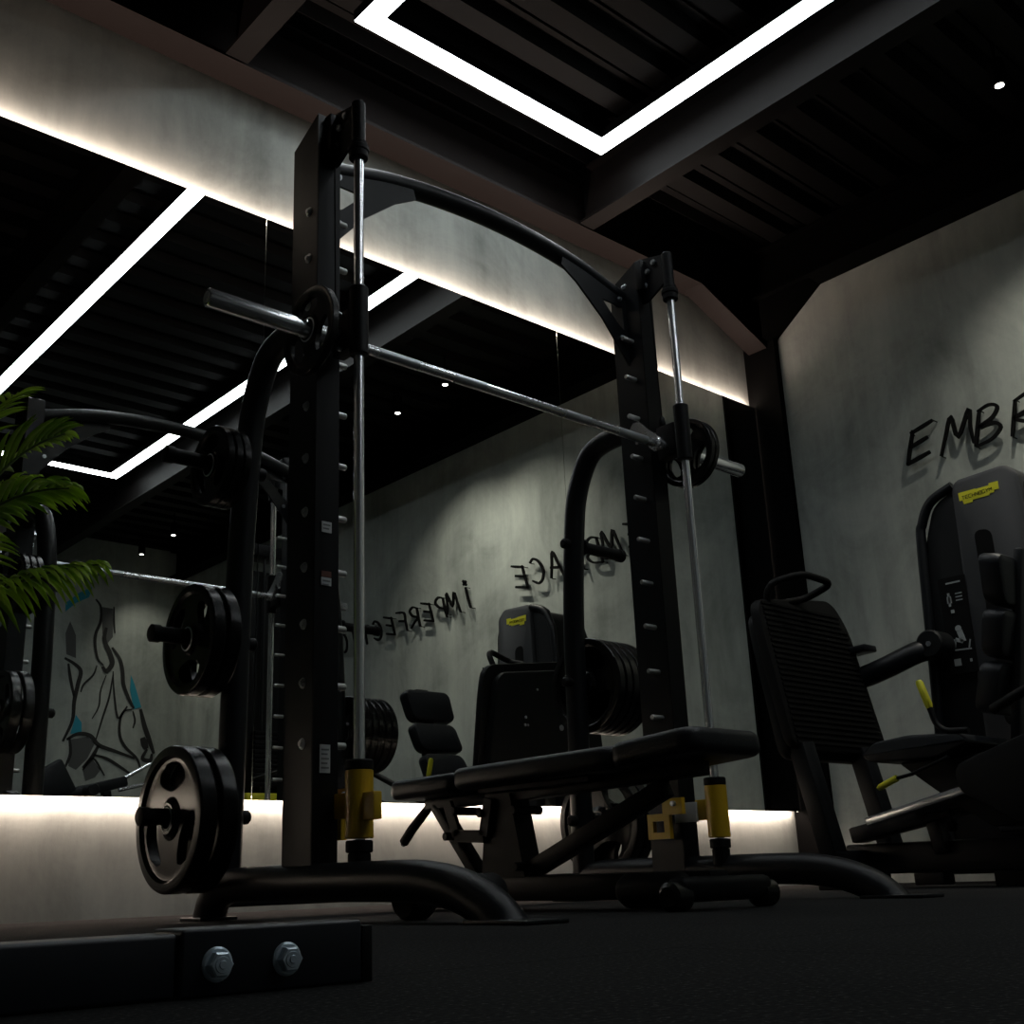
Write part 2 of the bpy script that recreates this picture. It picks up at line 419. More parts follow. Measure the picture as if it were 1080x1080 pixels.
def stroke(mb, pts, wd, x0, x1):
    """a brush-like bar along a polyline in the y-z plane, between x0 and x1"""
    P = smooth_path([(0, a, c) for a, c in pts], 4); N = len(P); L = []; Q = []
    for i, p in enumerate(P):
        d = (P[min(N-1, i+1)]-P[max(0, i-1)]).normalized(); nn = Vector((0, -d.z, d.y))
        k = wd*(.55+.45*math.sin(PI*min(1, (i+1.2)/(N+1.4))))
        L.append(p+nn*k/2); Q.append(p-nn*k/2)
    for i in range(N-1):
        quad = [(x0, *L[i].yz), (x0, *L[i+1].yz), (x0, *Q[i+1].yz), (x0, *Q[i].yz)]
        mb.prism(quad, (x1-x0, 0, 0))
def word(txt, y0, pitch, zf, lbls, hgt=.185):
    for k, ch in enumerate(txt):
        wdt = pitch*(.98 if ch == 'M' else .74)
        ys = y0 - k*pitch; zb_ = zf(ys)
        mb = MB()
        for st in GL[ch]:
            # slant the letters forward; reading direction is -y on this wall
            stroke(mb, [(ys - (a*wdt + c*.035), zb_ + c*hgt + a*.012) for a, c in st], .019, XR-.052, XR-.038)
        o = mb.build('wall_letter', 'letter'); tag(o, lbls[k], 'letter', 'black brush style wall letters')
        for a, c in (GL[ch][0][0], GL[ch][0][-1]):
            yy, zz = ys-(a*wdt+c*.035), zb_+c*hgt+a*.012
            MB().cyl((XR-.038, yy, zz), (XR, yy, zz), .003, 6).build('stand_off_pin', 'letter', o)
ordn = ['first', 'second', 'third', 'fourth', 'fifth', 'sixth', 'seventh', 'eighth', 'ninth', 'tenth', 'eleventh', 'twelfth']
zf = lambda y: 2.06 - .033*(2.7-y)
word('EMBRACE', 2.695, .181, zf, ['black brush-style letter %s, %s of the word EMBRACE on the concrete wall' % (c, ordn[i]) for i, c in enumerate('EMBRACE')])
word('IMPERFECTiON', 1.03, .166, zf, ['black brush-style letter %s, %s of the word IMPERFECTION on the concrete wall' % (c.upper(), ordn[i]) for i, c in enumerate('IMPERFECTiON')], .165)

# ================================================================== WEIGHT PLATE
def plate_bm(Rr, th, rot=0.0, hub=.026, holes=3, web=.45, A='x'):
    """axis along x, centre at origin, three hand slots"""
    mb = MB(); bm = mb.bm; n = 72
    rs = [hub, hub+.014, Rr*.30, Rr*.37, Rr*.44, Rr*.54, Rr*.66, Rr*.73, Rr*.78, Rr*.82, Rr*.86, Rr*.95, Rr*.985, Rr]
    HW = {3: .07, 4: .20, 5: .29, 6: .31, 7: .24, 8: .12}; per_ = n//holes; j0, j1 = per_//4, per_-per_//4
    def t_at(r):
        if r <= hub+.0141: return th*.50
        if r < Rr*.81: return th*web/2*1.15
        if r < Rr*.84: return th*web/2*1.3
        if r < Rr*.96: return th*.5
        if r < Rr*.99: return th*.46
        return th*.36
    F = []; Bk = []
    def warp(k, ri):
        sct, j = divmod(k, per_); h_ = HW.get(ri, .25)
        if j <= j0: f = j/j0*(.5-h_)
        elif j <= j1: f = .5-h_+(j-j0)/(j1-j0)*2*h_
        else: f = .5+h_+(j-j1)/(per_-j1)*(.5-h_)
        return 2*PI*(sct+f)/holes + rot
    for ri, r in enumerate(rs):
        F.append([bm.verts.new((-t_at(r), r*math.cos(warp(k, ri)), r*math.sin(warp(k, ri)))) for k in range(n)])
        Bk.append([bm.verts.new((t_at(r), r*math.cos(warp(k, ri)), r*math.sin(warp(k, ri)))) for k in range(n)])
    def hole(ri, k): return 3 <= ri <= 7 and j0 <= k % per_ < j1
    for ri in range(len(rs)-1):
        for k in range(n):
            k2 = (k+1) % n
            if hole(ri, k): continue
            bm.faces.new((F[ri][k], F[ri][k2], F[ri+1][k2], F[ri+1][k]))
            bm.faces.new((Bk[ri][k2], Bk[ri][k], Bk[ri+1][k], Bk[ri+1][k2]))
            if hole(ri, k2): bm.faces.new((F[ri][k2], Bk[ri][k2], Bk[ri+1][k2], F[ri+1][k2]))
            if hole(ri, (k-1) % n): bm.faces.new((F[ri+1][k], Bk[ri+1][k], Bk[ri][k], F[ri][k]))
            if ri+1 < len(rs)-1 and hole(ri+1, k): bm.faces.new((F[ri+1][k], F[ri+1][k2], Bk[ri+1][k2], Bk[ri+1][k]))
            if ri > 0 and hole(ri-1, k): bm.faces.new((F[ri][k2], F[ri][k], Bk[ri][k], Bk[ri][k2]))
    for k in range(n):
        k2 = (k+1) % n
        bm.faces.new((F[0][k2], F[0][k], Bk[0][k], Bk[0][k2])); bm.faces.new((F[-1][k], F[-1][k2], Bk[-1][k2], Bk[-1][k]))
    return mb
plate_cache = {}
def put_plate(x, y, z, Rr, th, rot, label, group, name='weight_plate'):
    key = (Rr, th)
    if key not in plate_cache:
        o = plate_bm(Rr, th).build(name, 'plate', None, 28)
        hb = MB(); hb.tube([(-th*.51, 0, 0), (th*.51, 0, 0)], .0262, 28, cap=False)
        hb.tube([(-th*.51, 0, 0), (-th*.51-.0015, 0, 0)], [.034, .030], 28, cap=False)
        h_ = hb.build('hub_ring', 'steel', None); h_.parent = o
        plate_cache[key] = (o, h_)
    else:
        po, ph = plate_cache[key]
        o = po.copy(); COL.objects.link(o); h_ = ph.copy(); COL.objects.link(h_); h_.parent = o
    o.location = (x, y, z); o.rotation_euler = (rot, 0, 0)
    tag(o, label, 'weight plate', group)
    return o

# ================================================================== SMITH MACHINE
XL_, XRr, YR = 1.549, 2.883, 2.242         # guide rods
CX = (XL_+XRr)/2
YF, YB = 2.37, 2.50                         # uprights front / back
sm = thing('smith_machine', 'tall black smith machine rack with chrome guide rods and arched top bar', 'smith machine', (CX, 2.4, 0))
pegz = [.415+.1502*k for k in range(11)]
for side, xr_ in ((-1, XL_), (1, XRr)):
    S = side
    xa, xb = (1.497, 1.572) if S < 0 else (2.860, 2.935)
    xin, xout = (xb, xa) if S < 0 else (xa, xb)
    # upright with a slanted top
    mb = MB()
    mb.prism([(xa, YF, .07), (xa, YB, .07), (xa, YB, 2.165), (xa, YF, 2.225)], (xb-xa, 0, 0)); mb.bevel_all(.006, 2)
    upo = mb.build('upright', 'frame', sm)
    mb = MB(); mb.box(xa+.001, xb-.001, YF-.0035, YF+.001, .12, 2.10)   # front cover strip
    mb.box(xin-.004*(-S)-.0015, xin-.004*(-S)+.0015, YF+.012, YB-.012, .12, 2.08)
    mb.build('cover_strip', 'black', upo)
    # pegs, their bolts
    for z in pegz:
        mb = MB(); mb.tube([(xin-.01*(-S), 2.412, z), (xin-S*.048, 2.412, z), (xin-S*.051, 2.412, z)], [.0088, .0088, .007], 14)
        mb.build('peg', 'peg', sm)
        mb = MB(); mb.tube([(xout, 2.412, z), (xout+S*.006, 2.412, z)], [.011, .011], 6); mb.tube([(xout, 2.412, z), (xout+S*.002, 2.412, z)], .014, 16)
        mb.tube([(xout+S*.006, 2.412, z), (xout+S*.010, 2.412, z)], .006, 10)
        mb.build('bolt', 'steel', upo)
    # guide rod, cap, collars
    MB().cyl((xr_, YR, .12), (xr_, YR, 2.10), .0138, 24).build('guide_rod', 'chrome', sm)
    MB().cyl((xr_, YR, 2.068), (xr_, YR, 2.205), .0195, 24, .003).build('rod_cap', 'black', sm)
    mb = MB(); mb.cyl((xr_, YR, 2.040), (xr_, YR, 2.058), .030, 24, .003); mb.cyl((xr_, YR, 2.018), (xr_, YR, 2.042), .027, 24, .003); mb.cyl((xr_, YR, 2.056), (xr_, YR, 2.072), .025, 24, .002)
    mb.build('rubber_stop', 'rubber', sm)
    mb = MB(); mb.cyl((xr_, YR, .098), (xr_, YR, .150), .027, 24, .003); mb.cyl((xr_, YR, .150), (xr_, YR, .178), .032, 24, .003)
    mb.build('lower_collar', 'rubber', sm)
    # top bracket from the upright to the rod
    mb = MB()
    xm = xr_ - .0045
    mb.prism([(xm, YR-.012, 2.20), (xm, YR-.012, 2.11), (xm, 2.34, 2.055), (xm, 2.42, 2.06), (xm, 2.46, 2.20), (xm, 2.36, 2.235)], (.009, 0, 0))
    mb.box(xr_-.03, xr_+.03, YF-.03, YF, 2.10, 2.22, .004)
    br_ = mb.build('top_bracket', 'black', sm)
    for (yy, zz) in ((2.330, 2.17), (2.345, 2.12), (2.30, 2.195)):
        mb = MB(); mb.tube([(xm-.006, yy, zz), (xm+.015, yy, zz)], .011, 6); mb.tube([(xm-.010, yy, zz), (xm+.019, yy, zz)], .006, 10)
        mb.build('bolt', 'steel', br_)
    # base tube: rises from the floor at the rear, runs forward, bends down to the front
    xt = 1.515 if S < 0 else 2.905
    pth = [(xt, 2.890, .020), (xt, 2.870, .052), (xt, 2.815, .080), (xt, 2.70, .089), (xt, 2.4, .087), (xt, 2.05, .085), (xt, 1.92, .078), (xt, 1.82, .058), (xt, 1.740, .024), (xt, 1.685, -.022), (xt, 1.66, -.05)]
    pth = [(xt, 2.92, -.05)] + pth
    mb = MB().tube(smooth_path(pth, 6), .044, 24)
    for v in mb.bm.verts: v.co.z = max(v.co.z, .004)
    mb.build('base_tube', 'frame', sm)
    MB().box(xt-.055, xt+.055, 1.585, 1.77, 0, .009, .003).build('foot_plate', 'frame', sm)
    MB().box(xt-.055, xt+.055, 2.84, 2.96, 0, .009, .003).build('foot_plate', 'frame', sm)
    # plate storage post
    xp = 1.535 if S < 0 else 2.898
    pp = smooth_path([(xp, 2.845, .09), (xp, 2.835, .5), (xp, 2.825, .95), (xp, 2.795, 1.30), (xp, 2.765, 1.45), (xp, 2.70, 1.565), (xp, 2.62, 1.60), (xp, 2.49, 1.605)], 6)
    MB().tube(pp, .038, 24).build('storage_post', 'frame', sm)
    def post_y(z): return 2.845-.01*(z-.09)/.41 if z < .5 else 2.835-.01*(z-.5)/.45 if z < .95 else 2.825-.03*(z-.95)/.35
    for z in (.265, .745, 1.252):
        yy = post_y(z)
        mb = MB()
        mb.tube([(xp+S*.03, yy, z), (xp+S*.245, yy, z)], .0215, 20)
        mb.tube([(xp+S*.235, yy, z), (xp+S*.258, yy, z), (xp+S*.262, yy, z)], [.0245, .0245, .018], 20)
        mb.tube([(xp+S*.032, yy, z), (xp+S*.046, yy, z)], .032, 20)
        hn = mb.build('weight_horn', 'rubber', sm)
        mb = MB(); mb.tube([(xp-S*.03, yy, z), (xp-S*.055, yy, z), (xp-S*.062, yy, z)], [.019, .019, .012], 16)
        mb.build('end_cap', 'rubber', hn)
    # yellow adjustable safety stop on the rod
    st = MB().cyl((xr_, YR, .182), (xr_, YR, .338), .0335, 28, .002).build('safety_stop', 'yellow', sm)
    mb = MB(); mb.cyl((xr_, YR, .338), (xr_, YR, .362), .034, 28, .003); mb.build('rubber_top', 'rubber', st)
    mb = MB(); mb.box(xr_-.012, xr_+.012, YR-.075, YR-.02, .222, .285, .003) if S < 0 else mb.box(xr_-.02, xr_+.012, YR+.02, YR+.07, .236, .298, .003)
    mb.build('side_block', 'yellow', st)
    xk = xr_-S*.02
    mb = MB(); mb.box(xk-.008, xk+.008, YR+.06, 2.39, .232, .292, .002); mb.build('latch_arm', 'label' if S > 0 else 'yellow', st)
    mb = MB()
    a0, a1, b0, b1 = 2.385, 2.475, .185, .262
    xk2 = xin-S*.030
    for (ya, yb_, za, zb_) in ((a0, a0+.022, b0, b1), (a1-.022, a1, b0, b1), (a0+.022, a1-.022, b0, b0+.02), (a0+.022, a1-.022, b1-.022, b1)):
        mb.box(xk2-.008, xk2+.008, ya, yb_, za, zb_)
    mb.box(xk2-.008, xk2+.008, 2.33, 2.41, b1-.005, b1+.045)
    mb.build('latch_hook', 'yellow', st)
    mb = MB(); mb.cyl((xk2-.02, 2.36, .29), (xk2+.03, 2.36, .29), .008, 12); mb.build('spring_pin', 'steel', st)
    # counterbalance cable beside the upright
    xc_ = xr_+S*.012
    MB().cyl((xc_, 2.335, 1.60), (xc_, 2.345, 2.12), .0022, 8).build('cable', 'ink', sm)
    MB().tube([(xc_, 2.335, 1.50), (xc_, 2.335, 1.53), (xc_, 2.335, 1.56), (xc_, 2.335, 1.575), (xc_, 2.335, 1.60), (xc_, 2.335, 1.61)], [.013, .013, .007, .012, .010, .004], 14).build('cable_shackle', 'black', sm)
    # gusset under the arch
    sgn = -S
    x0g = xin
    g = [(x0g, 2.432, 2.10), (x0g+sgn*.10, 2.432, 2.122), (x0g+sgn*.315, 2.432, 2.165), (x0g+sgn*.325, 2.432, 2.128), (x0g+sgn*.25, 2.432, 2.085), (x0g+sgn*.13, 2.432, 1.985), (x0g+sgn*.04, 2.432, 1.88), (x0g, 2.432, 1.83)]
    # build as a frame with a triangular opening: three strips
    inner = [(x0g+sgn*.012, 2.432, 2.035), (x0g+sgn*.085, 2.432, 2.045), (x0g+sgn*.045, 2.432, 1.985)]
    mb = MB(); bm = mb.bm
    cut = [(x0g+sgn*.018, 2.06), (x0g+sgn*.125, 2.06), (x0g+sgn*.05, 1.985), (x0g+sgn*.018, 1.965)]
    G = [(p[0], p[2]) for p in g]
    def quadp(ps): mb.prism([(a, 2.430, c) for a, c in ps], (0, .008, 0))
    quadp([G[0], G[1], (x0g+sgn*.125, 2.06), (x0g+sgn*.018, 2.06)])
    quadp([G[1], G[2], G[3], G[4], (x0g+sgn*.125, 2.06)])
    quadp([G[4], G[5], (x0g+sgn*.05, 1.985), (x0g+sgn*.125, 2.06)])
    quadp([G[5], G[6], (x0g+sgn*.018, 1.965), (x0g+sgn*.05, 1.985)])
    quadp([G[6], G[7], G[0], (x0g+sgn*.018, 2.06), (x0g+sgn*.018, 1.965)])
    gs = mb.build('gusset', 'frame', sm)
    for (dx, zz) in ((.035, 1.93), (.035, 2.085), (-.02, 1.99), (-.02, 2.12), (-.005, 2.15)):
        mb = MB(); mb.tube([(x0g+sgn*dx, 2.424, zz), (x0g+sgn*dx, 2.442, zz)], .010, 6); mb.tube([(x0g+sgn*dx, 2.418, zz), (x0g+sgn*dx, 2.446, zz)], .0055, 10)
        mb.build('bolt', 'steel', gs)
arch = [(1.56, 2.455, 2.105), (1.64, 2.455, 2.125), (1.80, 2.455, 2.165), (2.0, 2.455, 2.192), (CX, 2.455, 2.202), (2.43, 2.455, 2.192), (2.63, 2.455, 2.165), (2.79, 2.455, 2.125), (2.87, 2.455, 2.105)]
MB().tube(smooth_path(arch, 6), .031, 24).build('arch_bar', 'frame', sm)
MB().beam((1.54, 2.86, .062), (2.89, 2.86, .062), .05, .06, bev=.006).build('rear_cross_bar', 'frame', sm)
# printed stickers on the left upright
for (z0, z1, mt, nm) in ((.954, .983, 'label', 'sticker'), (.812, .833, 'label', 'sticker'), (.835, .850, 'labelred', 'warning_sticker'), (.342, .410, 'label', 'sticker')):
    s_ = MB().box(1.517, 1.547, YF-.0065, YF-.004, z0, z1).build(nm, mt, sm)
    mb = MB()
    for q in range(2 if z1-z0 < .04 else 5):
        zz = z1-.009-q*.010 if z1-z0 < .04 else z1-.012-q*.011
        mb.box(1.521, 1.543-.004*(q % 2), YF-.0072, YF-.0064, zz-.002, zz+.002)
    if nm == 'sticker': mb.build('print', 'labelgrey', s_)

# barbell sliding on the guide rods
YBAR, ZBAR = 2.312, 1.484
bb = thing('smith_barbell', 'chrome smith machine barbell running on the two guide rods', 'barbell', (CX, YBAR, ZBAR))
MB().cyl((1.50, YBAR, ZBAR), (2.93, YBAR, ZBAR), .0142, 24).build('shaft', 'chrome', bb)
for a, b_ in ((1.66, 1.80), (1.93, 2.05), (2.38, 2.50), (2.63, 2.77)):
    MB().cyl((a, YBAR, ZBAR), (b_, YBAR, ZBAR), .0149, 24).build('knurling', 'steel', bb)
for S, xr_ in ((-1, XL_), (1, XRr)):
    xi = xr_+S*-.0
    mb = MB(); mb.cyl((xr_, YR, 1.415), (xr_, YR, 1.615), .0262, 28, .003)
    mb.box(xr_-.020, xr_+.020, YR+.02, YBAR+.03, 1.44, 1.56, .006)
    ca = mb.build('carriage', 'black', bb)
    for zz in (1.45, 1.55):
        MB().tube([(xr_+S*.02, YR+.055, zz), (xr_+S*.030, YR+.055, zz)], .008, 6).build('bolt', 'steel', ca)
    # sleeve
    xs = xr_+S*.030
    mb = MB(); mb.tube([(xs, YBAR, ZBAR), (CX+S*1.069, YBAR, ZBAR), (CX+S*1.074, YBAR, ZBAR)], [.0245, .0245, .021], 28)
    sl = mb.build('sleeve', 'chrome', bb)
    MB().tube([(CX+S*1.0745, YBAR, ZBAR), (CX+S*1.076, YBAR, ZBAR)], [.015, .014], 20).build('end_disc', 'steel', sl)
    MB().cyl((xs, YBAR, ZBAR), (xs+S*.016, YBAR, ZBAR), .036, 24, .002).build('sleeve_collar', 'black', bb)
    # chrome hook that latches on the pegs
    xh = xr_-S*.052
    mb = MB()
    out = [(YBAR-.018, ZBAR-.018), (YBAR+.012, ZBAR-.024), (YBAR+.035, ZBAR-.004), (2.372, ZBAR+.055), (2.398, ZBAR+.022), (2.408, ZBAR+.030), (2.404, ZBAR+.055), (2.425, ZBAR+.062), (2.432, ZBAR+.085), (2.412, ZBAR+.108), (2.385, ZBAR+.106), (2.345, ZBAR+.062), (YBAR-.020, ZBAR+.016)]
    mb.prism([(xh-.004, a, c) for a, c in out], (.008, 0, 0))
    mb.cyl((xh-.012, YBAR, ZBAR), (xh+.012, YBAR, ZBAR), .022, 20, .002)
    mb.build('hook', 'chrome', bb)
# plates on the bar
for S in (-1, 1):
    for k in range(2 if S > 0 else 1):
        xx = CX+S*(.763+.024*k) if S > 0 else CX-.772
        put_plate(xx, YBAR, ZBAR, .122, .022, .45, ['small black weight plate on the left end of the barbell', 'small black weight plate on the right end of the barbell, inner of two', 'small black weight plate on the right end of the barbell, outer of two'][0 if S < 0 else 1+k], 'plates on the barbell')
# stored plates
T120 = 2*PI/3
def stack(S, z, y, xs, Rr, th, rots, where):
    for k, (xx, rt_) in enumerate(zip(xs, rots)):
        pos = 'outermost' if k == 0 else 'innermost' if k == len(xs)-1 else ['', 'second', 'third', 'fourth'][k]
        put_plate(xx, y, z, Rr, th, rt_, 'black rubber weight plate on the %s storage horn, %s of its stack' % (where, pos), 'stored weight plates')
HP = PI/2-PI/3      # turns a slot (at 60 deg) to twelve o'clock
stack(-1, 1.247, 2.80, [1.423, 1.449, 1.475], .118, .024, [HP, HP+.3, HP+.9], 'left post upper')
stack(-1, .740, 2.83, [1.402, 1.450], .155, .040, [HP+PI, HP+PI+.4], 'left post middle')
stack(-1, .260, 2.842, [1.378, 1.440], .190, .052, [HP, HP+.7], 'left post lower')
stack(1, .740, 2.83, [3.105, 3.068, 3.031, 2.994, 2.957], .172, .034, [HP+.2, HP, HP+.5, HP+.9, HP+.4], 'right post middle')
stack(1, .260, 2.842, [3.048, 2.998], .190, .046, [HP+.3, HP+.8], 'right post lower')

# ================================================================== BENCH
bx = 2.20
bn = thing('adjustable_bench', 'low black adjustable weight bench standing inside the smith machine', 'bench', (bx, 2.3, 0))
def pad(name, y0, z0, y1, z1, th, wd, parent, r=.02, taper=1.0, x=bx):
    p = Vector((x, y0, z0)); q = Vector((x, y1, z1)); d = (q-p).normalized(); u = Vector((1, 0, 0)).cross(d); u = u if u.z > 0 else -u
    mb = MB()
    w0, w1 = wd/2, wd/2*taper
    mb.prism([p+Vector((-w0, 0, 0)), p+Vector((w0, 0, 0)), q+Vector((w1, 0, 0)), q+Vector((-w1, 0, 0))], -u*th)
    # rounded plan corners then soft edges
    vert = [e for e in mb.bm.edges if abs((e.verts[0].co-e.verts[1].co).normalized().dot(u)) > .99]
    bmesh.ops.bevel(mb.bm, geom=vert, offset=.05, segments=5, profile=0.5, affect='EDGES')
    mb.bevel_all(r, 4, 40)
    return mb.build(name, 'vinyl', parent, 50)
pad('seat_pad', 2.855, .376, 2.535, .380, .058, .27, bn, .02, .9)
pad('back_pad', 2.545, .386, 1.915, .389, .060, .28, bn)
pad('upper_pad', 1.93, .390, 1.655, .408, .060, .29, bn)
mb = MB(); mb.box(bx-.08, bx+.08, 2.05, 2.48, .314, .326); mb.beam((bx, 2.52, .303), (bx, 1.74, .322), .05, .035, bev=.004); mb.build('pad_bracket', 'black', bn)
mb = MB(); mb.beam((bx, 2.80, .305), (bx, 2.52, .305), .05, .03, bev=.003); mb.build('seat_rail', 'black', bn)
MB().beam((bx, 2.64, .055), (bx, 1.72, .055), .07, .065, bev=.008).build('base_rail', 'black', bn)
MB().prism([(bx-.035, 2.53, .085), (bx-.035, 2.35, .085), (bx-.035, 2.40, .31), (bx-.035, 2.50, .31)], (.07, 0, 0)).bevel_all(.005).build('centre_post', 'black', bn)
MB().beam((bx, 2.56, .075), (bx, 2.76, .30), .05, .032, bev=.004).build('rear_strut', 'black', bn)
MB().beam((bx+.0, 2.36, .10), (bx, 1.86, .285), .045, .045, bev=.005).build('adjusting_strut', 'black', bn)
mb = MB()
mb.beam((bx-.045, 2.66, .30), (bx-.045, 2.62, .205), .012, .035, up=(0, 1, 0)); mb.beam((bx-.045, 2.63, .205), (bx-.045, 2.50, .198), .012, .035); mb.beam((bx-.045, 2.50, .20), (bx-.045, 2.475, .30), .012, .035, up=(0, 1, 0))
mb.build('seat_bracket', 'black', bn)
for yy, zz in ((2.36, .262), (2.505, .262), (2.36, .112), (2.62, .275), (2.66, .205)):
    mb = MB(); mb.cyl((bx-.062, yy, zz), (bx+.045, yy, zz), .012, 14, .002); mb.build('pivot_bolt', 'black', bn)
hd = MB().tube([(bx, 2.80, .305), (bx-.01, 2.885, .235), (bx-.01, 2.925, .20)], [.0135, .015, .015], 16).build('adjusting_handle', 'rubber', bn)
MB().tube([(bx-.01, 2.925, .20), (bx-.01, 2.933, .193)], [.013, .008], 16).build('handle_tip', 'chrome', hd)
MB().beam((bx-.17, 2.70, .034), (bx+.17, 2.70, .034), .055, .055, bev=.010).build('rear_foot', 'black', bn)
MB().beam((bx-.165, 1.72, .046), (bx+.165, 1.72, .046), .058, .055, bev=.018, seg=3).build('front_foot', 'black', bn)
for dx in (-.19, .13):
    mb = MB(); mb.tube([(bx+dx-.002, 1.72, .032), (bx+dx+.006, 1.72, .032), (bx+dx+.052, 1.72, .032), (bx+dx+.060, 1.72, .032)], [.022, .032, .032, .022], 24); mb.build('wheel', 'plate', bn)
MB().tube([(bx-.06, 1.80, .045), (bx-.06, 1.94, .045)], .042, 24, round_end=True).build('carry_roller', 'rubber', bn)

# ================================================================== DUMBBELL behind the left base tube
db = thing('dumbbell', 'black rubber dumbbell lying on the floor behind the left base tube', 'dumbbell', (1.72, 2.12, 0))
def hexhead(x0, x1, y, z, r):
    mb = MB(); mb.tube([(x0, y, z), (x0+.010, y, z), (x1-.010, y, z), (x1, y, z)], [r*.86, r, r, r*.86], 32); return mb
hexhead(1.580, 1.648, 2.12, .0485, .0485).build('head', 'rubber', db); hexhead(1.792, 1.860, 2.12, .0485, .0485).build('head', 'rubber', db)
MB().cyl((1.64, 2.12, .0485), (1.80, 2.12, .0485), .015, 16).build('handle', 'steel', db)
for o in db.children:
    o.location.x += 0.0

# ================================================================== FOREGROUND STEEL FRAME
ff = thing('steel_base_frame', 'low dark steel machine base with two zinc bolts close to the camera', 'machine base', (.3, .9, 0))
mb = MB(); mb.box(.437, .611, .880, .935, 0.0, .0525, .003, 3); blk = mb.build('sleeve_block', 'blue', ff)
mb = MB(); mb.box(.6115, .6225, .8805, .935, 0, .0475, .001); mb.build('end_cap', 'plastic', ff)
mb = MB(); mb.box(-.9, .436, .884, .934, 0, .0495, .004, 3); mb.build('long_tube', 'blue', ff)
MB().box(-.92, -.85, .70, 1.12, 0, .0495, .004).build('cross_tube', 'blue', ff)
for (xx, zz) in ((.4685, .0245), (.5335, .0245)):
    mb = MB(); yy = .880
    mb.tube([(xx, yy, zz), (xx, yy-.0012, zz), (xx, yy-.0025, zz)], [.0137, .0137, .0120], 32)
    fl = mb.build('bolt', 'zinc', blk)
    mb = MB(); mb.tube([(xx, yy-.0022, zz), (xx, yy-.0085, zz), (xx, yy-.0100, zz)], [.0108, .0108, .0092], 6)
    mb.tube([(xx, yy-.0100, zz), (xx, yy-.0108, zz)], [.0066, .0062], 24)
    mb.tube([(xx, yy-.0108, zz), (xx, yy-.0118, zz)], [.0035, .0030], 16); mb.build('bolt_head', 'zinc', fl)

# ================================================================== LEG PRESS
lp = thing('leg_press_machine', 'black seated leg press machine with tall tower beside the concrete wall', 'exercise machine', (4.3, 2.2, 0))
def rprism(mb, pts, off, r=.03, seg=4, edge=.008):
    off = Vector(off); n0 = len(mb.bm.edges)
    mb.prism(pts, off)
    d = off.normalized()
    vert = [e for e in mb.bm.edges if abs((e.verts[0].co-e.verts[1].co).normalized().dot(d)) > .99 and (e.verts[0].co-e.verts[1].co).length > off.length*.9]
    P_ = [Vector(q) for q in pts]; sh_ = min((P_[i]-P_[i-1]).length for i in range(len(P_)))
    bmesh.ops.bevel(mb.bm, geom=vert, offset=min(r, sh_*.45), segments=seg, profile=0.5, affect='EDGES', clamp_overlap=True)
    if edge: mb.bevel_all(edge, 2, 50)
    return mb
mb = MB(); rprism(mb, [(3.875, 2.70, 1.165), (4.46, 2.70, 1.235), (4.54, 2.70, 1.10), (4.575, 2.70, .535), (3.875, 2.70, .535), (3.865, 2.70, 1.0)], (0, .05, 0), .06, 5, .012)
def lean(m_):
    for v in m_.bm.verts: v.co.y += (v.co.z-1.10)*.17
    return m_
lean(mb)
fp = mb.build('foot_platform', 'rubber', lp)
mb = MB()
for k in range(26):
    z = .56+k*.0235; a = 3.87; c = 4.57-.03*(z-.535)/.565 if z < 1.1 else 4.50
    mb.box(a+.03, c-.03, 2.694, 2.701, z, z+.010)
lean(mb); mb.build('grip_ribs', 'rubber', fp)
mb = MB(); rprism(mb, [(3.92, 2.751, 1.12), (4.44, 2.751, 1.18), (4.50, 2.751, 1.05), (4.53, 2.751, .50), (3.90, 2.751, .50), (3.91, 2.751, 1.0)], (0, .06, 0), .08, 6, .02)
lean(mb); sh = mb.build('rear_shroud', 'plastic', lp)
for (xx, zz, r_) in ((4.40, .86, .016), (4.13, .90, .008), (4.13, .86, .008), (4.15, .86, .006), (4.20, 1.05, .006)):
    MB().cyl((xx, 2.810+(zz-1.1)*.17, zz), (xx, 2.817+(zz-1.1)*.17, zz), r_, 16, .002).build('bolt', 'steel', sh)
hp = fillet([(3.97, 2.73, 1.14), (3.95, 2.70, 1.235), (4.06, 2.60, 1.275), (4.22, 2.56, 1.245), (4.22, 2.70, 1.205), (4.06, 2.74, 1.17)], .05)
MB().tube(hp, .0155, 16).build('top_handle', 'rubber', lp)
# platform legs
for xo in (0, .345):
    MB().beam((3.96+xo*1.25, 2.635, .56), (3.99+xo*1.25, 2.56, .115), .085, .075, up=(0, 1, 0), bev=.008).build('leg', 'frame', lp)
MB().beam((3.95, 2.56, .11), (4.70, 2.56, .11), .07, .07, bev=.008).build('cross_member', 'frame', lp)
# base rails
MB().beam((4.20, 2.62, .110), (4.20, 1.30, .110), .08, .115, bev=.012).build('base_rail', 'frame', lp)
MB().beam((4.70, 2.60, .075), (4.70, 1.30, .075), .08, .07, bev=.012).build('base_rail', 'frame', lp)
MB().beam((4.20, 1.36, .075), (4.70, 1.36, .075), .08, .07, bev=.01).build('cross_member', 'frame', lp)
for yy, xx in ((2.55, 3.99), (2.55, 4.20), (1.96, 4.20), (1.38, 4.20), (2.55, 4.70), (1.38, 4.70)):
    MB().box(xx-.06, xx+.06, yy-.06, yy+.06, 0, .054, .005).build('foot', 'rubber', lp)
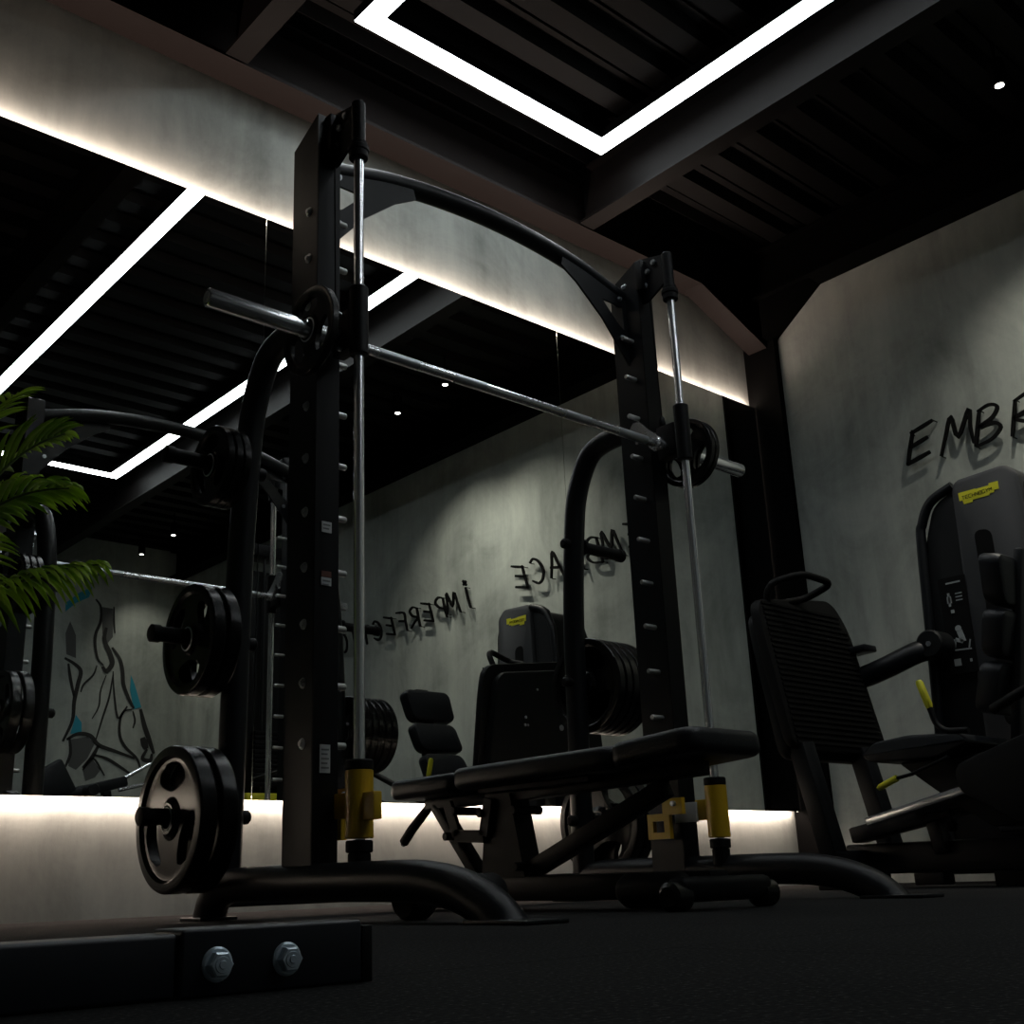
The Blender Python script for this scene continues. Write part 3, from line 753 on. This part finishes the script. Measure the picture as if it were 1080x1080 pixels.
# seat and backrest
mb = MB(); rprism(mb, [(3.99, 2.40, .49), (3.99, 2.34, .535), (3.99, 2.20, .548), (3.99, 2.0, .535), (3.99, 1.96, .50), (3.99, 2.10, .455), (3.99, 2.36, .46)], (.38, 0, 0), .018, 3, .014)
mb.build('seat', 'vinyl', lp)
mb = MB(); rprism(mb, [(4.05, 2.28, .455), (4.05, 2.02, .455), (4.05, 1.62, .50), (4.05, 1.62, .25), (4.05, 1.95, .20), (4.05, 2.14, .34)], (.26, 0, 0), .02, 3, .006); mb.build('seat_carriage', 'plastic', lp)
mb = MB(); rprism(mb, [(3.97, 2.02, .42), (3.97, 1.45, .60), (3.97, 1.25, .60), (3.97, 1.25, .20), (3.97, 1.80, .20), (3.97, 2.02, .33)], (.06, 0, 0), .03, 3, .008); mb.build('side_cover', 'plastic', lp)
for k, (y0, z0, y1, z1) in enumerate(((1.845, 1.185, 1.872, 1.000), (1.875, .985, 1.925, .815), (1.93, .800, 1.995, .62))):
    mb = MB(); p = Vector((0, y0, z0)); q = Vector((0, y1, z1)); d = (q-p).normalized(); nrm = Vector((0, -abs(d.z), 0)).normalized()
    bk = Vector((0, -.085, -.02))
    rprism(mb, [(4.03+.035*k, *(p).yz), (4.37+.012*k, *(p).yz), (4.40+.02*k, *(q).yz), (4.08+.02*k, *(q).yz)], bk, .045, 4, .018)
    mb.build('back_cushion', 'vinyl', lp)
MB().beam((4.22, 1.75, 1.20), (4.22, 1.88, .50), .10, .035, up=(0, 1, 0), bev=.01).build('backrest_frame', 'frame', lp)
MB().tube(fillet([(4.00, 1.86, .60), (3.98, 1.80, .62), (3.98, 1.55, .72), (3.98, 1.40, .95)], .05), .018, 16).build('side_handle', 'rubber', lp)
# chrome slide rail
MB().beam((4.02, 2.42, .245), (4.02, 1.70, .405), .03, .03, bev=.004).build('slide_rail', 'chrome', lp)
MB().beam((4.16, 2.56, .20), (4.16, 1.70, .36), .10, .06, bev=.008).build('slide_bed', 'frame', lp)
MB().beam((4.16, 2.20, .12), (4.16, 2.23, .28), .07, .05, up=(0, 1, 0), bev=.005).build('bed_support', 'frame', lp)
MB().beam((4.16, 1.75, .12), (4.16, 1.78, .34), .10, .05, up=(0, 1, 0), bev=.005).build('bed_support', 'frame', lp)
l1 = MB().tube([(4.0, 2.262, .395), (4.0, 2.20, .405), (4.0, 2.05, .455)], [.007, .007, .007], 12).build('seat_lever', 'black', lp)
MB().tube([(4.0, 2.345, .363), (4.0, 2.335, .368), (4.0, 2.262, .396)], [.008, .0125, .0125], 14).build('lever_grip', 'lime', l1)
l2 = MB().tube(fillet([(4.0, 2.094, .64), (4.0, 2.08, .575), (4.0, 2.045, .545), (4.0, 1.96, .54)], .04), .011, 14).build('brake_lever', 'black', lp)
MB().tube([(4.0, 2.122, .742), (4.0, 2.119, .732), (4.0, 2.096, .648), (4.0, 2.093, .635)], [.010, .014, .0145, .011], 14).build('lever_grip', 'lime', l2)
# hanging selector knob
mb = MB(); mb.cyl((4.1, 2.13, .29), (4.1, 2.13, .235), .008, 10); mb.tube([(4.1, 2.13, .235), (4.1, 2.13, .22), (4.1, 2.13, .195)], [.014, .022, .016], 14); mb.build('selector_knob', 'rubber', lp)
MB().beam((4.1, 2.26, .27), (4.1, 1.98, .30), .02, .02).build('link_arm', 'black', lp)
# lever arm from the tower to the platform
MB().tube(smooth_path([(4.70, 2.40, .985), (4.62, 2.44, .965), (4.57, 2.56, .915), (4.56, 2.68, .885), (4.53, 2.74, .87)], 6), [.048]*24+[.045], 20).build('lever_arm', 'frame', lp)
MB().cyl((4.60, 2.37, .99), (4.76, 2.37, .99), .062, 28, .008).build('arm_joint', 'plastic', lp)
MB().cyl((4.596, 2.37, .99), (4.60, 2.37, .99), .012, 6).build('bolt', 'steel', lp)
MB().beam((4.53, 2.70, 1.00), (4.53, 2.60, 1.005), .10, .03, bev=.008).build('arm_bracket', 'frame', lp)
# tower
mb = MB()
rprism(mb, [(4.72, 2.225, 1.675), (4.72, 2.20, 1.715), (4.72, 1.98, 1.725), (4.72, 1.92, 1.67), (4.72, 1.88, .20), (4.72, 2.26, .20)], (.20, 0, 0), .03, 5, .020)
tw = mb.build('tower_front', 'shell', lp)
mb = MB(); rprism(mb, [(4.745, 2.40, 1.45), (4.745, 2.33, 1.64), (4.745, 2.20, 1.69), (4.745, 1.97, 1.69), (4.745, 1.88, 1.60), (4.745, 1.80, .10), (4.745, 2.50, .10)], (.33, 0, 0), .05, 5, .02)
mb.build('tower_housing', 'plastic', lp)
MB().tube(smooth_path([(4.74, 2.485, .12), (4.74, 2.44, .8), (4.74, 2.405, 1.45), (4.74, 2.385, 1.56), (4.74, 2.33, 1.65), (4.74, 2.22, 1.695)], 6), .022, 16).build('tower_side_bar', 'frame', lp)
mb = MB(); rprism(mb, [(4.7185, 2.150, 1.465), (4.7185, 2.075, 1.455), (4.7185, 2.075, .62), (4.7185, 2.150, .62)], (.002, 0, 0), .03, 5, 0); mb.build('stack_window', 'ink', tw)
# side control panel with printed icons
mb = MB(); mb.box(4.716, 4.722, 2.225, 2.345, .86, 1.285); pnl = mb.build('instruction_panel', 'ink', lp)
mb = MB(); X0 = 4.7145
def ic(y0, y1, z0, z1): mb.box(X0, X0+.002, y0, y1, z0, z1)
ic(2.245, 2.31, 1.255, 1.262)
ic(2.295, 2.315, 1.17, 1.20); ic(2.300, 2.310, 1.155, 1.215); ic(2.245, 2.275, 1.205, 1.210); ic(2.245, 2.275, 1.190, 1.195); ic(2.245, 2.275, 1.175, 1.180); ic(2.290, 2.305, 1.125, 1.140)
# small seated figure pictogram
mb.cyl((X0, 2.285, 1.055), (X0+.002, 2.285, 1.055), .014, 16); mb.beam((X0+.001, 2.282, 1.045), (X0+.001, 2.270, .995), .025, .002, up=(1, 0, 0)); mb.beam((X0+.001, 2.272, .995), (X0+.001, 2.305, 1.01), .016, .002, up=(1, 0, 0))
mb.beam((X0+.001, 2.305, 1.01), (X0+.001, 2.315, .975), .012, .002, up=(1, 0, 0)); mb.beam((X0+.001, 2.24, 1.0), (X0+.001, 2.25, .965), .006, .002, up=(1, 0, 0)); mb.beam((X0+.001, 2.33, .965), (X0+.001, 2.24, .96), .006, .002, up=(1, 0, 0))
ic(2.295, 2.325, .895, .925); ic(2.245, 2.255, .905, .918)
mb.build('printed_icons', 'icon', pnl)
# yellow badge and its lettering
def badge(x, yc, zc, L, H, parent):
    """yc,zc centre; reads towards -y; stepped plaque"""
    h2 = H/2
    o = [(-.50, .40), (-.50, -.20), (-.42, -.20), (-.40, -.50), (-.18, -.50), (-.17, -.34), (.25, -.34), (.27, -.22), (.37, -.22), (.38, -.06), (.50, -.06), (.50, .50), (.28, .50), (.27, .36), (-.05, .36), (-.07, .40)]
    mb = MB(); mb.prism([(x, yc-a*L, zc+c*H) for a, c in o], (.003, 0, 0)); bd = mb.build('badge', 'badge', parent)
    mb = MB()
    def ln(a, c, d, e, t_=.032):
        mb.beam((x-.0006, yc-a*L, zc+c*H), (x-.0006, yc-d*L, zc+e*H), .0012, t_*L*.35, up=(0, (c-e) if abs(c-e) > 1e-6 else 0, 1 if abs(c-e) < 1e-6 else 0) if False else (0, .001+(c-e)*H*1.0, .0013+(d-a)*L*1.0))
    hh = .24; w_ = .062; x0 = -.42; zb_ = -.16
    def L_(ch, k):
        a = x0+k*.086; b0 = zb_; t1 = zb_+hh; c = a+w_; md = (b0+t1)/2
        segs = {'T': [(a, t1, c, t1), ((a+c)/2, t1, (a+c)/2, b0)], 'E': [(a, b0, a, t1), (a, t1, c, t1), (a, md, c, md), (a, b0, c, b0)], 'C': [(a, b0, a, t1), (a, t1, c, t1), (a, b0, c, b0)],
                'H': [(a, b0, a, t1), (c, b0, c, t1), (a, md, c, md)], 'N': [(a, b0, a, t1), (a, t1, c, b0), (c, b0, c, t1)], 'O': [(a, b0, a, t1), (a, t1, c, t1), (c, b0, c, t1), (a, b0, c, b0)],
                'G': [(a, b0, a, t1), (a, t1, c, t1), (a, b0, c, b0), (c, b0, c, md)], 'Y': [(a, t1, (a+c)/2, md), (c, t1, (a+c)/2, md), ((a+c)/2, md, (a+c)/2, b0)],
                'M': [(a, b0, a, t1), (a, t1, (a+c)/2, md), ((a+c)/2, md, c, t1), (c, b0, c, t1)]}[ch]
        for q in segs: ln(*q)
    for k, ch in enumerate('TECHNOGYM'):
        L_(ch, k); zb_ += .012
    mb.build('badge_lettering', 'ink', bd)
badge(4.7165, 2.100, 1.622, .178, .062, tw)

# ================================================================== STACK MACHINE seen only in the mirror
gm = thing('cable_tower', 'tall black cable tower with lime base bar, in the mirror behind the pegs', 'exercise machine', (3.6, .95, 0))
MB().box(3.36, 3.86, .72, .80, 0, .08, .008).build('base_rail', 'black', gm)
MB().box(3.36, 3.86, 1.00, 1.08, 0, .08, .008).build('base_rail', 'black', gm)
MB().box(3.36, 3.44, .80, 1.00, .02, .08, .006).build('base_rail', 'black', gm)
MB().box(3.40, 3.74, 1.06, 1.11, .560, .615, .006).build('lime_bumper', 'lime', gm)
MB().box(3.36, 3.43, .98, 1.06, .08, 2.10, .01).build('upright', 'black', gm)
MB().box(3.79, 3.86, .98, 1.06, .08, 2.10, .01).build('upright', 'black', gm)
MB().box(3.43, 3.79, .97, .99, .3, 2.02, .006).build('rear_panel', 'plastic', gm)
MB().box(3.36, 3.86, .90, 1.06, 2.10, 2.18, .01).build('top_beam', 'black', gm)
for xx in (3.53, 3.69): MB().cyl((xx, 1.03, .08), (xx, 1.03, 2.10), .010, 12).build('guide_rod', 'frame', gm)
mb = MB()
for k in range(12): mb.box(3.48, 3.74, 1.00, 1.055, .66+k*.028, .684+k*.028, .003)
mb.build('weight_stack', 'black', gm)
MB().tube([(3.45, 1.09, .70), (3.60, 1.12, .745), (3.78, 1.10, .73)], .008, 10).build('pull_handle', 'frame', gm)

# incline bench with chrome bars, seen in the mirror before the mural
ib = thing('incline_bench', 'black incline bench with chrome bars seen in the mirror before the mural', 'bench', (3.2, -1.2, 0))
def inc():
    MB().beam((2.60, -1.2, .045), (3.95, -1.2, .045), .07, .07, bev=.008).build('base_rail', 'black', ib)
    MB().box(2.60, 2.67, -1.45, -.95, 0, .07, .006).build('foot_bar', 'black', ib)
    MB().box(3.88, 3.95, -1.45, -.95, 0, .07, .006).build('foot_bar', 'black', ib)
    MB().beam((3.05, -1.2, .07), (3.18, -1.2, .78), .07, .06, up=(1, 0, 0), bev=.006).build('post', 'black', ib)
    MB().beam((3.62, -1.2, .07), (3.50, -1.2, .80), .07, .06, up=(1, 0, 0), bev=.006).build('post', 'black', ib)
    mb = MB(); mb.beam((3.02, -1.2, .96), (3.16, -1.2, .72), .28, .07, up=(0, 1, 0), bev=.02); mb.build('pad', 'vinyl', ib)
    MB().beam((3.10, -1.2, .74), (3.66, -1.2, .88), .07, .08, bev=.02).build('pad', 'vinyl', ib)
    MB().cyl((3.60, -1.32, .86), (3.90, -1.32, 1.03), .014, 12).build('chrome_bar', 'chrome', ib)
    MB().cyl((3.55, -1.08, .80), (3.80, -1.08, .86), .014, 12).build('chrome_bar', 'chrome', ib)
    MB().cyl((3.35, -1.35, .80), (3.35, -1.05, .80), .045, 18, .006).build('roller_pad', 'vinyl', ib)
inc()

# ================================================================== MURAL on the front wall (seen in the mirror)
mu = tag(bpy.data.objects.new('mural', None), 'painted mural of bent muscular figures in black line with blue patches', 'mural'); COL.objects.link(mu); mu.location = (4.6, YC, 1.4)
MU_K = [(0.0198, [(4.391, 2.959), (4.446, 2.886), (4.456, 2.737), (4.415, 2.604), (4.414, 2.485), (4.453, 2.343), (4.517, 2.281)]), (0.0132, [(4.587, 2.904), (4.597, 2.754), (4.615, 2.626)]), (0.033, [(4.521, 2.675), (4.509, 2.545), (4.579, 2.404), (4.606, 2.308), (4.551, 2.225), (4.508, 2.27)]), (0.0264, [(4.595, 2.475), (4.683, 2.365), (4.721, 2.241), (4.74, 2.105), (4.811, 1.954), (4.867, 1.87)]), (0.0132, [(4.621, 2.231), (4.645, 2.019), (4.701, 1.763), (4.767, 1.834), (4.847, 1.859)]), (0.0198, [(4.794, 1.885), (4.731, 1.765), (4.732, 1.592), (4.8, 1.472), (4.928, 1.363), (4.975, 1.251)]), (0.033, [(4.939, 1.866), (4.99, 1.703), (5.05, 1.561), (5.109, 1.419)]), (0.0132, [(4.858, 1.841), (4.885, 1.745), (4.869, 1.667)]), (0.0132, [(4.623, 2.193), (4.598, 1.967), (4.543, 1.753), (4.489, 1.532)]), (0.0099, [(4.553, 2.186), (4.505, 2.027), (4.496, 1.864), (4.436, 1.736)]), (0.0132, [(4.448, 2.274), (4.416, 2.174), (4.325, 2.07), (4.302, 1.992)]), (0.0264, [(4.114, 2.319), (4.214, 2.271), (4.287, 2.201), (4.267, 2.066), (4.242, 1.893), (4.237, 1.705), (4.158, 1.497)]), (0.0198, [(4.156, 2.266), (4.186, 2.125), (4.238, 1.94)]), (0.0264, [(4.194, 1.517), (4.303, 1.578), (4.429, 1.566), (4.522, 1.478), (4.683, 1.429), (4.908, 1.363)]), (0.0264, [(4.522, 1.478), (4.454, 1.344), (4.375, 1.249)]), (0.0198, [(4.471, 1.382), (4.609, 1.35), (4.742, 1.281), (4.898, 1.192)]), (0.0132, [(4.376, 1.23), (4.473, 1.345), (4.601, 1.183)]), (0.0198, [(4.221, 1.537), (4.242, 1.381), (4.196, 1.242)]), (0.0264, [(5.034, 1.464), (4.989, 1.366), (5.072, 1.35), (5.089, 1.418)]), (0.0462, [(4.977, 1.577), (5.024, 1.463)])]
MU_B = [[(4.081, 2.878), (4.218, 3.006), (4.342, 3.083), (4.32, 2.97), (4.187, 2.892), (4.088, 2.791)], [(4.815, 2.21), (4.862, 2.115), (4.948, 1.886), (4.867, 1.861), (4.815, 2.052)], [(4.27, 1.763), (4.333, 1.692), (4.341, 1.59), (4.227, 1.574)]]
MU_G = [[(4.232, 1.519), (4.401, 1.556), (4.482, 1.494), (4.416, 1.342), (4.31, 1.228), (4.232, 1.262)], [(4.376, 1.23), (4.464, 1.344), (4.558, 1.237), (4.506, 1.161), (4.412, 1.122)], [(4.456, 2.887), (4.578, 2.883), (4.598, 2.585), (4.533, 2.498), (4.485, 2.612)], [(4.13, 2.359), (4.229, 2.33), (4.212, 2.561), (4.143, 2.7), (4.105, 2.569)]]
def flat_stroke(mb, pts, wd, y0, th):
    P = smooth_path([(a, 0, c) for a, c in pts], 5); N = len(P); L = []; Q = []
    for i, p in enumerate(P):
        d = (P[min(N-1, i+1)]-P[max(0, i-1)]).normalized(); nn = Vector((-d.z, 0, d.x)); k = wd*(.5+.5*math.sin(PI*(i+.8)/(N+.6)))
        L.append(p+nn*k/2); Q.append(p-nn*k/2)
    for i in range(N-1):
        mb.prism([(L[i].x, y0, L[i].z), (L[i+1].x, y0, L[i+1].z), (Q[i+1].x, y0, Q[i+1].z), (Q[i].x, y0, Q[i].z)], (0, th, 0))
mb = MB()
for wd, p in MU_K: flat_stroke(mb, p, wd*1.6, YC+.004, .002)
mb.build('black_linework', 'muralk', mu)
mb = MB()
for p in MU_B: mb.prism([(a, YC+.001, c) for a, c in p], (0, .0025, 0))
mb.build('blue_patches', 'muralb', mu)
mb = MB()
for p in MU_G: mb.prism([(a, YC+.0005, c) for a, c in p], (0, .0012, 0))
mb.build('grey_shading', 'muralg', mu)

# ================================================================== POTTED PALM at the left
random.seed(4)
pc = (.66, 2.72)
pl = thing('potted_palm', 'green potted palm at the left edge, fronds before the mirror', 'plant', (pc[0], pc[1], 0))
mb = MB(); mb.tube([(pc[0], pc[1], 0), (pc[0], pc[1], .02), (pc[0], pc[1], .30), (pc[0], pc[1], .33), (pc[0], pc[1], .34), (pc[0], pc[1], .30)], [.11, .12, .16, .165, .155, .145], 32); mb.build('pot', 'pot', pl)
MB().tube([(pc[0], pc[1], .30), (pc[0], pc[1], .315)], [.146, .13], 24).build('soil', 'soil', pl)
def frond(p0, pm, p1, nl, ll, wid, droop, seed, up_bias=0.0):
    rnd = random.Random(seed)
    p0, pm, p1 = Vector(p0), Vector(pm), Vector(p1)
    B = lambda t: p0*(1-t)**2 + pm*2*t*(1-t) + p1*t*t
    st = MB().tube([B(k/16) for k in range(17)], [.007*(1-k/18)+.0012 for k in range(17)], 8).build('stem', 'stem', pl)
    mb = MB()
    for k in range(nl):
        t = .30 + .70*(k+.5)/nl
        p = B(t); d = (B(min(1, t+.02))-B(t-.02)).normalized()
        side = d.cross(Vector((0, 0, 1))).normalized(); upv = side.cross(d)
        L = ll*(math.sin(PI*min(1, (t-.30)/.70*.80+.16))**.6)*rnd.uniform(.85, 1.1)
        for sg in (-1, 1):
            dirv = (d*(.55+.6*(t-.3)) + side*sg*.85 + upv*(.25+rnd.uniform(-.12, .12)+up_bias)).normalized()
            prev = None; n = 7
            for j in range(n+1):
                s_ = j/n
                c = p + dirv*L*s_ + Vector((0, 0, -1))*droop*L*s_*s_
                wv = wid*math.sin(PI*min(.999, .10+.90*s_))**.75*(1 if s_ < .99 else .05)
                tv = (dirv+Vector((0, 0, -2*droop*s_))).normalized(); wn = tv.cross(upv+Vector((0, 0, .2))).normalized()
                fold = upv*wv*.35
                row = [mb.bm.verts.new(c-wn*wv/2+fold), mb.bm.verts.new(c), mb.bm.verts.new(c+wn*wv/2+fold)]
                if prev:
                    for q in range(2): mb.bm.faces.new((prev[q], prev[q+1], row[q+1], row[q]))
                prev = row
    o = mb.build('frond', 'leaf', pl, 80)
    so = o.modifiers.new('thickness', 'SOLIDIFY'); so.thickness = .0006
    st.parent = o; st.location = (0, 0, 0)
b0 = (pc[0], pc[1], .31)
frond(b0, (.66, 2.70, 1.05), (.93, 2.62, 1.17), 26, .22, .021, .30, 1)
frond(b0, (.60, 2.66, .98), (.90, 2.48, .98), 26, .20, .021, .45, 2)
frond(b0, (.64, 2.72, .78), (1.01, 2.55, .83), 28, .17, .017, .75, 3)
frond(b0, (.62, 2.82, 1.15), (.93, 2.95, 1.40), 24, .20, .018, .30, 4)
frond(b0, (.55, 2.60, .90), (.45, 2.40, 1.10), 18, .18, .014, .40, 5)
frond(b0, (.50, 2.80, .95), (.25, 2.90, 1.05), 18, .18, .014, .40, 6)
frond(b0, (.62, 2.60, .70), (.70, 2.36, .80), 18, .16, .013, .50, 7)
